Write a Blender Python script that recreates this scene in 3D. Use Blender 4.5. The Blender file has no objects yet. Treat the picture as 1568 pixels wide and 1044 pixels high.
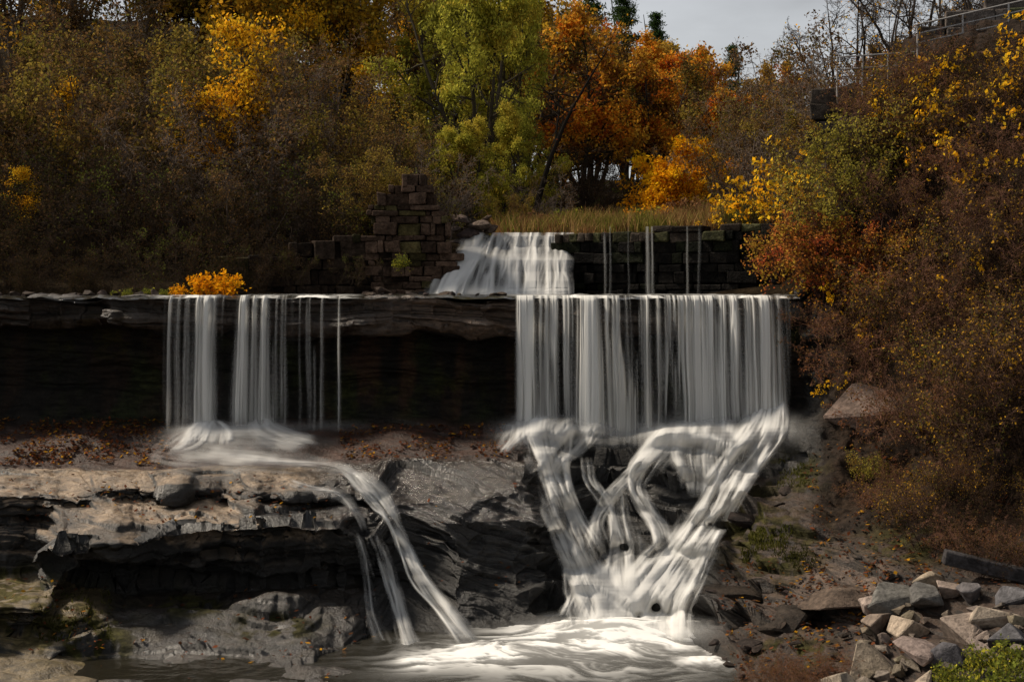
import bpy, bmesh, math, random
import numpy as np
F=2178.0; ZC=5.84; HOR=430.0
def PW(px,py,D):
    px=np.asarray(px,float);py=np.asarray(py,float);D=np.asarray(D,float)
    return np.stack(np.broadcast_arrays((px-784)/F*D, D, ZC-(py-HOR)/F*D),-1)
def PR(px,rel,D): return np.array([(px-784)/F*D, D, ZC+rel])
# ---------------------------------------------------------------- noise
def _h(xi,yi,zi,seed):
    h=(xi.astype(np.uint32)*np.uint32(374761393)+yi.astype(np.uint32)*np.uint32(668265263)+zi.astype(np.uint32)*np.uint32(2246822519)+np.uint32(seed*3266489917&0xffffffff))
    h=(h^(h>>np.uint32(13)))*np.uint32(1274126177)
    h=(h^(h>>np.uint32(16)))*np.uint32(2654435761); h=h^(h>>np.uint32(15))
    return (h&np.uint32(0xffffff)).astype(np.float32)/16777215.0
def vn(x,y,z,seed=1):
    x,y,z=np.broadcast_arrays(np.asarray(x,float),np.asarray(y,float),np.asarray(z,float))
    xf=np.floor(x);yf=np.floor(y);zf=np.floor(z)
    xi=xf.astype(np.int64);yi=yf.astype(np.int64);zi=zf.astype(np.int64)
    u=x-xf;v=y-yf;w=z-zf
    u=u*u*(3-2*u);v=v*v*(3-2*v);w=w*w*(3-2*w)
    r=0
    for a in (0,1):
        for b in (0,1):
            for c in (0,1):
                r=r+_h(xi+a,yi+b,zi+c,seed)*(u if a else 1-u)*(v if b else 1-v)*(w if c else 1-w)
    return r
def fbm(x,y,z,o=4,seed=1,g=0.5):
    s=0;a=1;t=0
    for i in range(o):
        s=s+a*vn(x*2**i,y*2**i,z*2**i,seed+i*17);t+=a;a*=g
    return s/t
def sst(a,b,x):
    t=np.clip((x-a)/(b-a),0,1);return t*t*(3-2*t)
# ---------------------------------------------------------------- mesh helper
def mkmesh(name,V,Q,C=None,mats=(),MI=None,smooth=True):
    V=np.asarray(V,np.float32);Q=np.asarray(Q,np.int32)
    m=bpy.data.meshes.new(name)
    m.vertices.add(len(V));m.vertices.foreach_set('co',V.ravel())
    k=Q.shape[1]
    m.loops.add(Q.size);m.loops.foreach_set('vertex_index',Q.ravel())
    m.polygons.add(len(Q))
    m.polygons.foreach_set('loop_start',np.arange(0,Q.size,k,dtype=np.int32))
    m.polygons.foreach_set('loop_total',np.full(len(Q),k,np.int32))
    for mt in mats:m.materials.append(mt)
    if MI is not None:m.polygons.foreach_set('material_index',np.asarray(MI,np.int32))
    m.polygons.foreach_set('use_smooth',np.full(len(Q),bool(smooth)))
    m.update(calc_edges=True)
    if C is not None:
        C=np.asarray(C,np.float32)
        if C.shape[1]==3:C=np.concatenate([C,np.ones((len(C),1),np.float32)],1)
        a=m.color_attributes.new('Col','FLOAT_COLOR','POINT');a.data.foreach_set('color',C.ravel())
    return m
def mkobj(name,m,loc=(0,0,0),rz=0,s=1,parent=None):
    o=bpy.data.objects.new(name,m);bpy.context.scene.collection.objects.link(o)
    o.location=loc;o.rotation_euler=(0,0,rz)
    o.scale=(s,s,s) if np.isscalar(s) else s
    if parent:o.parent=parent
    return o
def gridq(R,Cn):
    i=np.arange(R*Cn).reshape(R,Cn)
    return np.stack([i[:-1,:-1],i[1:,:-1],i[1:,1:],i[:-1,1:]],-1).reshape(-1,4)
# ---------------------------------------------------------------- materials
def newmat(n):
    m=bpy.data.materials.new(n);m.use_nodes=True;nt=m.node_tree;nt.nodes.clear()
    return m,nt,nt.nodes,nt.links
def rock_material(name,bump=0.6,sc=1.0,zs=4.0,spec=0.5,var=0.7):
    m,nt,N,L=newmat(name)
    out=N.new('ShaderNodeOutputMaterial');p=N.new('ShaderNodeBsdfPrincipled')
    at=N.new('ShaderNodeAttribute');at.attribute_name='Col'
    tc=N.new('ShaderNodeTexCoord');mp=N.new('ShaderNodeMapping');mp.inputs['Scale'].default_value=(sc,sc,sc*zs)
    L.new(tc.outputs['Object'],mp.inputs['Vector'])
    n1=N.new('ShaderNodeTexNoise');n1.inputs['Scale'].default_value=3.0;n1.inputs['Detail'].default_value=8;n1.inputs['Roughness'].default_value=0.65
    n2=N.new('ShaderNodeTexNoise');n2.inputs['Scale'].default_value=14.0;n2.inputs['Detail'].default_value=6;n2.inputs['Roughness'].default_value=0.7
    L.new(mp.outputs[0],n1.inputs['Vector']);L.new(tc.outputs['Object'],n2.inputs['Vector'])
    r=N.new('ShaderNodeMapRange');r.inputs[1].default_value=0.3;r.inputs[2].default_value=0.72;r.inputs[3].default_value=1-var;r.inputs[4].default_value=1+var
    L.new(n1.outputs[0],r.inputs[0])
    r2=N.new('ShaderNodeMapRange');r2.inputs[1].default_value=0.3;r2.inputs[2].default_value=0.7;r2.inputs[3].default_value=0.5;r2.inputs[4].default_value=1.5
    L.new(n2.outputs[0],r2.inputs[0])
    mu=N.new('ShaderNodeMath');mu.operation='MULTIPLY';L.new(r.outputs[0],mu.inputs[0]);L.new(r2.outputs[0],mu.inputs[1])
    vm=N.new('ShaderNodeVectorMath');vm.operation='SCALE';L.new(at.outputs['Color'],vm.inputs[0]);L.new(mu.outputs[0],vm.inputs['Scale'])
    L.new(vm.outputs[0],p.inputs['Base Color'])
    ra=N.new('ShaderNodeMath');ra.operation='MULTIPLY_ADD';ra.use_clamp=True;L.new(n2.outputs[0],ra.inputs[0]);ra.inputs[1].default_value=0.25;L.new(at.outputs['Alpha'],ra.inputs[2])
    L.new(ra.outputs[0],p.inputs['Roughness'])
    sp=N.new('ShaderNodeMapRange');sp.inputs[1].default_value=0.08;sp.inputs[2].default_value=0.55;sp.inputs[3].default_value=spec;sp.inputs[4].default_value=spec*0.15
    L.new(at.outputs['Alpha'],sp.inputs[0]);L.new(sp.outputs[0],p.inputs['Specular IOR Level'])
    ad=N.new('ShaderNodeMath');ad.operation='ADD';L.new(n1.outputs[0],ad.inputs[0]);L.new(n2.outputs[0],ad.inputs[1])
    b=N.new('ShaderNodeBump');b.inputs['Strength'].default_value=bump;b.inputs['Distance'].default_value=0.08
    L.new(ad.outputs[0],b.inputs['Height']);L.new(b.outputs[0],p.inputs['Normal'])
    L.new(p.outputs[0],out.inputs[0]);return m
M_ROCK=rock_material('wet_layered_rock',0.7,1.0,4.0,0.95)
M_STONE=rock_material('dry_broken_stone',0.5,2.0,1.0,0.5,0.35)
M_BLOCK=rock_material('mossy_block_stone',0.9,1.5,1.0,0.4,0.7)
M_SOIL=rock_material('forest_soil',0.9,0.6,1.0,0.1,0.7)
def leaf_material(name,tr=0.42):
    m,nt,N,L=newmat(name)
    out=N.new('ShaderNodeOutputMaterial');at=N.new('ShaderNodeAttribute');at.attribute_name='Col'
    d=N.new('ShaderNodeBsdfDiffuse');t=N.new('ShaderNodeBsdfTranslucent')
    for s in (d,t):L.new(at.outputs['Color'],s.inputs['Color'])
    a=N.new('ShaderNodeMixShader');a.inputs[0].default_value=tr;L.new(d.outputs[0],a.inputs[1]);L.new(t.outputs[0],a.inputs[2])
    L.new(a.outputs[0],out.inputs[0]);return m
M_LEAF=leaf_material('autumn_leaf')
def bark_material():
    m,nt,N,L=newmat('bark')
    out=N.new('ShaderNodeOutputMaterial');at=N.new('ShaderNodeAttribute');at.attribute_name='Col'
    d=N.new('ShaderNodeBsdfDiffuse');L.new(at.outputs['Color'],d.inputs[0]);L.new(d.outputs[0],out.inputs[0]);return m
M_BARK=bark_material()
def water_material():
    m,nt,N,L=newmat('silky_white_water')
    out=N.new('ShaderNodeOutputMaterial');at=N.new('ShaderNodeAttribute');at.attribute_name='Col'
    d=N.new('ShaderNodeBsdfDiffuse');t=N.new('ShaderNodeBsdfTranslucent')
    for s in (d,t):L.new(at.outputs['Color'],s.inputs['Color'])
    a=N.new('ShaderNodeMixShader');a.inputs[0].default_value=0.3;L.new(d.outputs[0],a.inputs[1]);L.new(t.outputs[0],a.inputs[2])
    tr=N.new('ShaderNodeBsdfTransparent');b=N.new('ShaderNodeMixShader');L.new(at.outputs['Alpha'],b.inputs[0]);L.new(tr.outputs[0],b.inputs[1]);L.new(a.outputs[0],b.inputs[2])
    L.new(b.outputs[0],out.inputs[0]);return m
M_WATER=water_material()
def pool_material(name):
    m,nt,N,L=newmat(name)
    out=N.new('ShaderNodeOutputMaterial');at=N.new('ShaderNodeAttribute');at.attribute_name='Col'
    p=N.new('ShaderNodeBsdfPrincipled');p.inputs['Base Color'].default_value=(0.016,0.014,0.009,1);p.inputs['Roughness'].default_value=0.2
    tc=N.new('ShaderNodeTexCoord');n=N.new('ShaderNodeTexNoise');n.inputs['Scale'].default_value=3;n.inputs['Detail'].default_value=4;L.new(tc.outputs['Object'],n.inputs['Vector'])
    b=N.new('ShaderNodeBump');b.inputs['Strength'].default_value=0.4;b.inputs['Distance'].default_value=0.1;L.new(n.outputs[0],b.inputs['Height']);L.new(b.outputs[0],p.inputs['Normal'])
    d=N.new('ShaderNodeBsdfDiffuse');d.inputs[0].default_value=(0.82,0.81,0.78,1)
    x=N.new('ShaderNodeMixShader');L.new(at.outputs['Alpha'],x.inputs[0]);L.new(p.outputs[0],x.inputs[1]);L.new(d.outputs[0],x.inputs[2]);L.new(x.outputs[0],out.inputs[0]);return m
M_POOL=pool_material('foaming_pool_water')
def plain(name,c,r=0.6,metal=0):
    m,nt,N,L=newmat(name);out=N.new('ShaderNodeOutputMaterial');p=N.new('ShaderNodeBsdfPrincipled')
    tc=N.new('ShaderNodeTexCoord');n=N.new('ShaderNodeTexNoise');n.inputs['Scale'].default_value=12;L.new(tc.outputs['Object'],n.inputs['Vector'])
    cr=N.new('ShaderNodeValToRGB');cr.color_ramp.elements[0].color=(*[k*0.5 for k in c],1);cr.color_ramp.elements[1].color=(*[k*1.5 for k in c],1)
    L.new(n.outputs[0],cr.inputs[0]);L.new(cr.outputs[0],p.inputs['Base Color']);p.inputs['Roughness'].default_value=r;p.inputs['Metallic'].default_value=metal
    L.new(p.outputs[0],out.inputs[0]);return m
# ---------------------------------------------------------------- gorge rock (lofted cross-sections)
top=[(451,36),(457,30),(500,30.0),(512,30.8),(590,31.0),(640,30.4)]
K={}
K[-300]=top+[(680,28.8),(712,27.3),(722,26.8),(760,24.6),(800,24.9),(880,24.3),(930,22.2),(970,22.3),(1000,21.8),(1100,18.2)]
K[0]=K[-300]
K[55]=top+[(680,28.8),(712,27.3),(722,26.8),(757,24.9),(790,25.2),(878,24.5),(935,22.2),(975,22.3),(1005,21.5),(1100,18.2)]
K[90]=top+[(680,28.8),(712,27.3),(722,26.8),(756,25.0),(770,25.0),(838,23.3),(895,24.6),(950,22.3),(1000,21.8),(1100,18.2)]
K[190]=top+[(680,28.8),(712,27.3),(722,26.7),(748,25.4),(762,25.4),(836,23.4),(910,24.6),(945,23.2),(1000,21.9),(1100,18.2)]
K[320]=top+[(680,28.8),(712,27.3),(726,26.5),(750,25.5),(764,25.6),(806,23.9),(905,24.8),(928,23.4),(1000,22.1),(1100,18.2)]
K[430]=top+[(680,28.8),(715,27.3),(730,26.4),(755,25.6),(765,25.6),(800,24.1),(895,24.8),(912,23.6),(1000,22.1),(1100,18.2)]
K[530]=top+[(680,28.8),(702,27.6),(732,26.4),(758,25.6),(770,25.6),(805,24.4),(890,24.8),(930,23.8),(1005,22.2),(1100,18.8)]
K[580]=top+[(680,28.8),(702,27.6),(740,26.3),(765,25.6),(785,25.4),(825,24.9),(890,24.9),(950,24.0),(1003,22.7),(1100,20.5)]
K[640]=top+[(678,28.8),(700,27.9),(742,26.7),(764,25.9),(790,25.5),(835,25.2),(890,24.8),(950,24.1),(1000,23.0),(1100,20.5)]
K[700]=top+[(675,28.9),(700,28.0),(748,26.6),(768,25.8),(800,25.2),(845,24.9),(895,24.5),(945,23.9),(985,23.2),(1100,20.5)]
K[800]=top+[(672,28.9),(700,28.0),(735,27.1),(760,26.5),(795,25.9),(845,25.4),(900,24.8),(945,24.3),(972,23.6),(1100,20.5)]
K[835]=top+[(672,29.2),(710,28.3),(745,27.6),(780,27.0),(815,26.5),(860,25.9),(905,25.3),(945,24.5),(968,23.8),(1100,20.5)]
K[870]=top[:5]+[(645,30.2),(672,29.3),(715,28.3),(755,27.6),(790,27.1),(820,26.6),(860,26.0),(905,25.4),(945,24.7),(964,24.0),(1100,20.5)]
K[940]=top[:5]+[(648,30.0),(685,29.0),(728,28.4),(755,28.1),(800,27.3),(830,26.7),(870,26.1),(910,25.4),(945,24.8),(960,24.1),(1100,20.5)]
K[1030]=top[:5]+[(648,30.0),(668,28.8),(700,28.0),(740,27.7),(780,27.2),(820,26.7),(860,26.0),(910,25.3),(945,24.7),(962,24.0),(1100,20.5)]
K[1100]=top[:5]+[(640,29.9),(662,28.9),(690,28.2),(725,27.6),(762,27.2),(800,26.5),(850,25.3),(900,24.5),(950,23.6),(990,22.5),(1100,20.4)]
K[1160]=[(451,36),(457,29.9),(490,29.9),(510,30.5),(580,30.5),(625,29.8),(658,28.7),(700,27.9),(735,27.1),(772,26.2),(805,25.4),(858,24.3),(910,23.6),(955,22.7),(1015,21.3),(1100,18.9)]
K[1215]=[(451,36),(457,29.8),(480,29.8),(505,30.0),(570,29.8),(620,29.3),(665,28.4),(705,27.6),(735,26.8),(770,25.8),(800,25.0),(858,24.2),(910,23.2),(950,22.5),(1000,21.6),(1100,18.7)]
K[1250]=[(300,35),(380,31),(430,30),(470,29.6),(530,29.3),(600,28.8),(660,28.0),(702,27.3),(738,26.6),(775,25.5),(805,24.8),(860,24.1),(910,23.1),(952,22.3),(1000,21.3),(1100,18.6)]
K[1300]=[(150,35),(230,31.5),(320,30.3),(400,29.7),(500,29.1),(590,28.4),(660,27.6),(700,27.0),(740,26.2),(780,25.3),(820,24.5),(862,23.7),(910,22.7),(955,21.9),(1000,20.9),(1100,18.5)]
K[1400]=[(65,34.5),(130,32),(230,30.5),(330,29.5),(450,28.6),(560,27.6),(640,26.8),(700,26),(760,25),(810,24),(850,23),(890,22),(930,21.1),(970,20.3),(1010,19.5),(1100,18)]
K[1568]=[(30,33),(95,31),(200,29),(320,27.8),(440,26.8),(550,25.8),(640,25),(710,24.2),(770,23.3),(820,22.4),(860,21.6),(900,20.8),(940,20),(980,19.2),(1020,18.4),(1100,16.8)]
K[1900]=[(-60,31),(0,29),(120,27),(250,25.8),(380,24.8),(500,23.8),(600,23),(680,22.2),(740,21.3),(800,20.4),(840,19.6),(880,18.8),(920,18),(960,17.2),(1000,16.4),(1090,14.8)]
pxs=np.array(sorted(K),float);YK=np.array([[p[0] for p in K[int(k)]] for k in pxs],float);DK=np.array([[p[1] for p in K[int(k)]] for k in pxs],float)
segn=[24,30,14,46,30,28,24,24,30,28,44,54,42,36,40]
tt=np.concatenate([np.linspace(i,i+1,n,endpoint=False) for i,n in enumerate(segn)]+[[14.9999]])
cols=np.linspace(-300,1900,1250)
PXg,Tg=np.meshgrid(cols,tt)
pj=PXg+(fbm(PXg/60,Tg*0.8,0,3,5)-0.5)*60
ki=np.clip(np.searchsorted(pxs,pj)-1,0,len(pxs)-2);fx=np.clip((pj-pxs[ki])/(pxs[ki+1]-pxs[ki]),0,1);fx=fx*fx*(3-2*fx)*0.6+fx*0.4
ti=np.clip(Tg.astype(int),0,14);ft=Tg-ti
def li(A):
    a=A[ki,ti]*(1-ft)+A[ki,ti+1]*ft;b=A[ki+1,ti]*(1-ft)+A[ki+1,ti+1]*ft
    return a*(1-fx)+b*fx
Yg=li(YK);Dg=li(DK)
lip=np.exp(-((Tg-1.6)/0.8)**2)*(PXg<1230)
Dg=Dg+lip*((fbm(PXg/60,0,3,4,9)-0.5)*0.9)-lip*0.25*np.exp(-((PXg-690)/90)**2)
edge=sst(7.0,8.5,Tg)*(1-sst(12.5,14,Tg))*(PXg<560)
Dg=Dg+edge*(fbm(PXg/85,Tg*0.25,9,4,14)-0.5)*1.5
P=PW(PXg,Yg,Dg)
def normals(P):
    a=np.gradient(P,axis=0);b=np.gradient(P,axis=1);n=np.cross(a,b);n/=np.linalg.norm(n,axis=-1,keepdims=True)+1e-9
    return n
n=normals(P)
if n[300,400,2]<0:n=-n
X,Yw,Z=P[...,0],P[...,1],P[...,2]
bank=sst(1225,1300,PXg)*(1-sst(8.5,10.5,Tg))
cent=sst(560,620,PXg)*(1-sst(820,860,PXg))*sst(6.6,7.4,Tg)
recess=sst(2.4,3,Tg)*(1-sst(4.8,5.4,Tg))*(PXg<1230)
tilt=0.05+0.30*cent
warp=(fbm(X*0.4,Yw*0.4,Z*0.3,3,21)-0.5)*0.45
zt=Z-ZC+tilt*X+warp
disp=0
for h,A,sd in ((0.46,0.36,3),(0.17,0.20,4),(0.06,0.06,8)):
    q=zt/h;k=np.floor(q);f=q-k
    cx=X*0.42/h**0.25+k*5.37;cy=Yw*0.42/h**0.25-k*3.1
    o=vn(cx,cy,k*1.7,sd);o2=vn(cx*3.1,cy*3.1,k*2.3,sd+40);o=sst(0.38,0.62,o)*0.7+sst(.4,.6,o2)*0.2+o*.1
    notch=np.exp(-(np.minimum(f,1-f)/0.13)**2)
    disp=disp+A*(o-0.5)-A*0.32*notch
chan=sst(780,850,PXg)*(1-sst(1130,1220,PXg))*sst(5.3,6,Tg)*(1-sst(13.2,14,Tg))
q=(Z-ZC+0.9*(fbm(X*0.8,Yw*0.8,4,3,25)-0.5))/0.55;f=q-np.floor(q)
stair=(1-f)**1.5*0.44-0.2
blk=fbm(X*0.8,Yw*0.8,Z*2.4,5,31)-0.5
steep=1-np.clip(n[...,2],0,1)
d=disp*(0.35+0.85*steep)*(1-.2*cent)*(1-.65*recess)+blk*(0.30+.25*recess)+chan*(stair+(fbm(X*1.4,Yw*1.4,Z*1.4,2,33)-.5)*.35)
d=d*(1-bank)+bank*(fbm(X*0.9,Yw*0.9,Z*0.9,5,41)-0.5)*1.5
ledge_top=(1-sst(0.75,1.0,Tg))*(PXg<1235)
d=d*(1-ledge_top)-0.05*ledge_top
under=sst(14.1,14.9,Tg)*(PXg>560)*(PXg<1130);d=d*(1-under*0.8)
P2=P+n*d[...,None]
n2=normals(P2)
if n2[300,400,2]<0:n2=-n2
up=np.clip(n2[...,2],0,1)
ppx=784+F*P2[...,0]/P2[...,1];ppy=HOR-F*(P2[...,2]-ZC)/P2[...,1]
def blob(cx,cy,rx,ry):
    return np.exp(-(((ppx-cx)/rx)**2+((ppy-cy)/ry)**2))
def mixc(C,c,w):return C*(1-w[...,None])+np.array(c)*w[...,None]
nz=fbm(X*1.5,Yw*1.5,Z*3,4,51)
C=np.zeros(P2.shape)+np.array([0.011,0.0092,0.007])
rough=np.full(PXg.shape,0.31)
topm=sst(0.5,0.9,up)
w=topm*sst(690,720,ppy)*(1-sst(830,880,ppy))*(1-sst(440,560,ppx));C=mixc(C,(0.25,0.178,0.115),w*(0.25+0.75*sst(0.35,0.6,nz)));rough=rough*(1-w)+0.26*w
w=topm*sst(870,890,ppy)*(1-sst(120,190,ppx));C=mixc(C,(0.17,0.125,0.065),w*0.8)
w=topm*sst(890,905,ppy)*sst(150,200,ppx)*(1-sst(540,600,ppx));C=mixc(C,(0.035,0.027,0.02),w*.9);rough=rough*(1-w)+0.2*w
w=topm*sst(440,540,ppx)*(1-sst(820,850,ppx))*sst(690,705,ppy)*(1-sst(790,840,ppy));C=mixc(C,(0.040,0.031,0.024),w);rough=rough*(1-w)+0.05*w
fl=sst(4.9,5.6,Tg)*(1-sst(6.9,7.3,Tg))*(1-sst(760,860,ppx));C=mixc(C,(0.045,0.021,0.013),fl*(0.4+0.6*topm));rough=rough*(1-fl)+0.4*fl
lp=sst(0.9,1.05,Tg)*(1-sst(2.1,2.5,Tg))*(ppx<1230);C=mixc(C,(0.10,0.064,0.041),lp*(0.28+0.72*np.exp(-((ppx-700)/120)**2)))
w=sst(1060,1140,ppx)*sst(700,760,ppy)*(1-bank);C=mixc(C,(0.048,0.030,0.020),w*(0.3+0.7*topm));rough=rough*(1-w)+0.42*w
C=mixc(C,(0.15,0.108,0.082),blob(1290,905,75,45)*topm*0.9)
C=mixc(C,(0.026,0.016,0.010),bank);rough=rough*(1-bank)+0.8*bank
sv=fbm(X*2.2,Yw*.5,Z*.5,4,63);C=mixc(C,(0.040,0.021,0.012),recess*sst(.48,.68,sv)*(0.3+.7*np.exp(-((ppx-620)/190)**2)));C=mixc(C,(0.020,0.025,0.007),recess*sst(.5,.7,fbm(X*1.6,Yw*.5,Z*.8,4,64))*.7)
rough=rough*(1-recess)+0.6*recess
for b in ((1190,835,60,45),(1150,800,30,40),(1215,725,40,25),(90,955,80,45),(150,985,50,30),(1215,1000,60,25),(560,600,60,22),(1000,595,70,25),(700,590,60,20),(160,520,90,30),(290,925,50,18),(1400,830,60,30),(20,900,50,30),(420,960,60,20)):
    w=blob(*b)*sst(0.42,0.62,fbm(X*5,Yw*5,Z*5,3,61));w=np.clip(w*1.4,0,1)
    C=mixc(C,(0.050,0.048,0.010) ,w*(0.7 if b[1]>650 else 0.3));rough=rough*(1-w)+0.8*w
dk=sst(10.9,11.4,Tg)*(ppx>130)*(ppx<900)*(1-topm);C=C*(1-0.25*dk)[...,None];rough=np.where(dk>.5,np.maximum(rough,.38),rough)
RR,CC=P2.shape[:2]
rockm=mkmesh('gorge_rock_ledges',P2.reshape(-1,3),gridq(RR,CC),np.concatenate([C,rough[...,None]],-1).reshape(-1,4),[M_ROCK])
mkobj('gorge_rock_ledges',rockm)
# surface probe: distance of the rock along each sight-line, used to lay water / leaves on the rock
OX,OY=-320,-150;WW,HH=2260,1300
Dm=np.full((HH,WW),np.inf)
ix=np.round(ppx-OX).astype(int);iy=np.round(ppy-OY).astype(int)
ok=(ix>=0)&(ix<WW)&(iy>=0)&(iy<HH)
np.minimum.at(Dm,(iy[ok],ix[ok]),P2[...,1][ok])
def minf(A,r):
    B=A.copy()
    for s in range(1,r+1):
        B[s:]=np.minimum(B[s:],A[:-s]);B[:-s]=np.minimum(B[:-s],A[s:])
    A=B;B=A.copy()
    for s in range(1,r+1):
        B[:,s:]=np.minimum(B[:,s:],A[:,:-s]);B[:,:-s]=np.minimum(B[:,:-s],A[:,s:])
    return B
Dm=minf(Dm,2);Dm[~np.isfinite(Dm)]=36
def boxf(A,r):
    for ax in (0,1):
        pad=[(0,0),(0,0)];pad[ax]=(r+1,r)
        c=np.cumsum(np.pad(A,pad,mode='edge'),axis=ax)
        A=(c[2*r+1:]-c[:-2*r-1])/(2*r+1) if ax==0 else (c[:,2*r+1:]-c[:,:-2*r-1])/(2*r+1)
    return A
Ds=minf(Dm,4)
for _ in range(3):Ds=boxf(Ds,4)
Dw=minf(Dm,9)
for _ in range(2):Dw=boxf(Dw,4)
Dw=boxf(np.minimum(Dw,minf(Dm,6)),3)
Dw=boxf(np.minimum(Dw,minf(Dm,3)),1)
def probe(A,px,py):
    return A[np.clip(np.round(np.asarray(py)-OY).astype(int),0,HH-1),np.clip(np.round(np.asarray(px)-OX).astype(int),0,WW-1)]
# ---------------------------------------------------------------- ground
GP=np.array([-600,300,600,760,1000,1200,1290,1400,2200],float)
GDs=np.array([31,36,37,40,50,70,100,150,600],float)
GT=np.array([[-0.4,0.2,0.6,1.6,5,12,20,28,34],[-0.5,0.1,0.5,1.5,4.6,11,18,25,34],[-0.6,-0.5,1.0,1.3,3,7.5,13,18,30],
 [-0.7,-0.6,1.05,1.15,1.6,3.2,7,11,20],[-0.7,-0.5,1.2,1.4,2,4,7,9,14],[-0.7,0.6,1.5,2,3,4.5,6,7,10],[1,3.6,3.8,4.2,4.6,5.5,6,7,10],[4,5.4,5.6,6,6.5,7,7,8,10],[6,8,8,8,8,8,8,9,12]])
def G(x,y):
    x=np.asarray(x,float);y=np.asarray(y,float)
    p=np.clip(784+F*x/np.maximum(y,5),-599,2199);yy=np.clip(y,31,599)
    i=np.clip(np.searchsorted(GP,p)-1,0,len(GP)-2);j=np.clip(np.searchsorted(GDs,yy)-1,0,len(GDs)-2)
    a=(p-GP[i])/(GP[i+1]-GP[i]);b=(yy-GDs[j])/(GDs[j+1]-GDs[j])
    r=(GT[i,j]*(1-a)+GT[i+1,j]*a)*(1-b)+(GT[i,j+1]*(1-a)+GT[i+1,j+1]*a)*b
    w=sst(31.8,33.2,y)
    return ZC+r*w-7.2*(1-w)
gx=np.sinh(np.linspace(-5.2,5.2,260))*3.2;gy=np.concatenate([np.linspace(-200,31,30),np.linspace(31.5,60,90),np.geomspace(61,700,60)])
GX,GY=np.meshgrid(gx,gy);GZ=G(GX,GY)+(fbm(GX*0.5,GY*0.5,0,4,71)-0.5)*0.5*sst(36.5,40,GY)
gc=np.zeros(GX.shape+(4,));gc[...,:3]=np.array([0.024,0.017,0.010]);gc[...,3]=0.8
mkobj('ground',mkmesh('ground',np.stack([GX,GY,GZ],-1).reshape(-1,3),gridq(len(gy),len(gx))[:,::-1],gc.reshape(-1,4),[M_SOIL]))
# ---------------------------------------------------------------- pool + river
gx=np.linspace(-7,6,460);gy=np.linspace(10,25.2,460);GX,GY=np.meshgrid(gx,gy)
qpx=784+F*GX/GY;qpy=HOR+F*ZC/GY
def fb(cx,cy,rx,ry):return np.exp(-(((qpx-cx)/rx)**2+((qpy-cy)/ry)**2))
wx=GX+(fbm(GX*0.7,GY*0.7,0,3,80)-0.5)*1.8;wy=GY+(fbm(GX*0.7,GY*0.7,5,3,81)-0.5)*1.8
st=fbm(wx*2.0,wy*4.2,0,5,82,.6)
fo=2.0*fb(940,968,125,18)+0.8*fb(915,990,160,14)+1.3*fb(745,1000,65,15)+0.7*fb(640,1015,38,11)+0.42*fb(860,1012,190,20)+0.9*fb(1090,1010,42,11)+0.14*fb(830,1035,190,25)
fo=np.clip(fo*(0.22+1.25*sst(0.36,0.68,st)),0,1)*0.97
pc=np.ones(GX.shape+(4,));pc[...,3]=fo
GZ=0.02*fo+0.03*(st-0.5)+0.16*fb(945,964,90,14)
mkobj('pool_water',mkmesh('pool_water',np.stack([GX,GY,GZ],-1).reshape(-1,3),gridq(460,460)[:,::-1],pc.reshape(-1,4),[M_POOL]))
lpx=np.linspace(-300,1225,700)
Dl=np.array([probe(Ds,lpx,y) for y in range(452,486,3)]).min(0)
Dl=np.convolve(np.pad(Dl,12,mode='edge'),np.ones(25)/25,'valid')
rows=np.linspace(0,1,60)
RD=36.4*(1-rows[:,None])+(Dl[None]+0.02)*rows[:,None];RX=(lpx[None]-784)/F*RD
rn=fbm(RX*3,RD*1.2,0,4,90)
rz=ZC-0.325+0.05*(rn-0.5)*2*(0.3+0.7*(rows[:,None]))-0.05*sst(0.97,1,rows[:,None])
on=np.clip(sst(230,260,lpx)*(1-sst(520,560,lpx))+sst(770,800,lpx),0,1)
al=np.clip(sst(0.45,0.7,rn)*(0.25+0.6*sst(0.85,1,rows[:,None]))*(0.06+0.94*on[None]),0,1)
rc=np.ones(RX.shape+(4,));rc[...,3]=al
mkobj('river_water',mkmesh('river_water',np.stack([RX,RD,rz],-1).reshape(-1,3),gridq(60,700),rc.reshape(-1,4),[M_POOL]))
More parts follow.
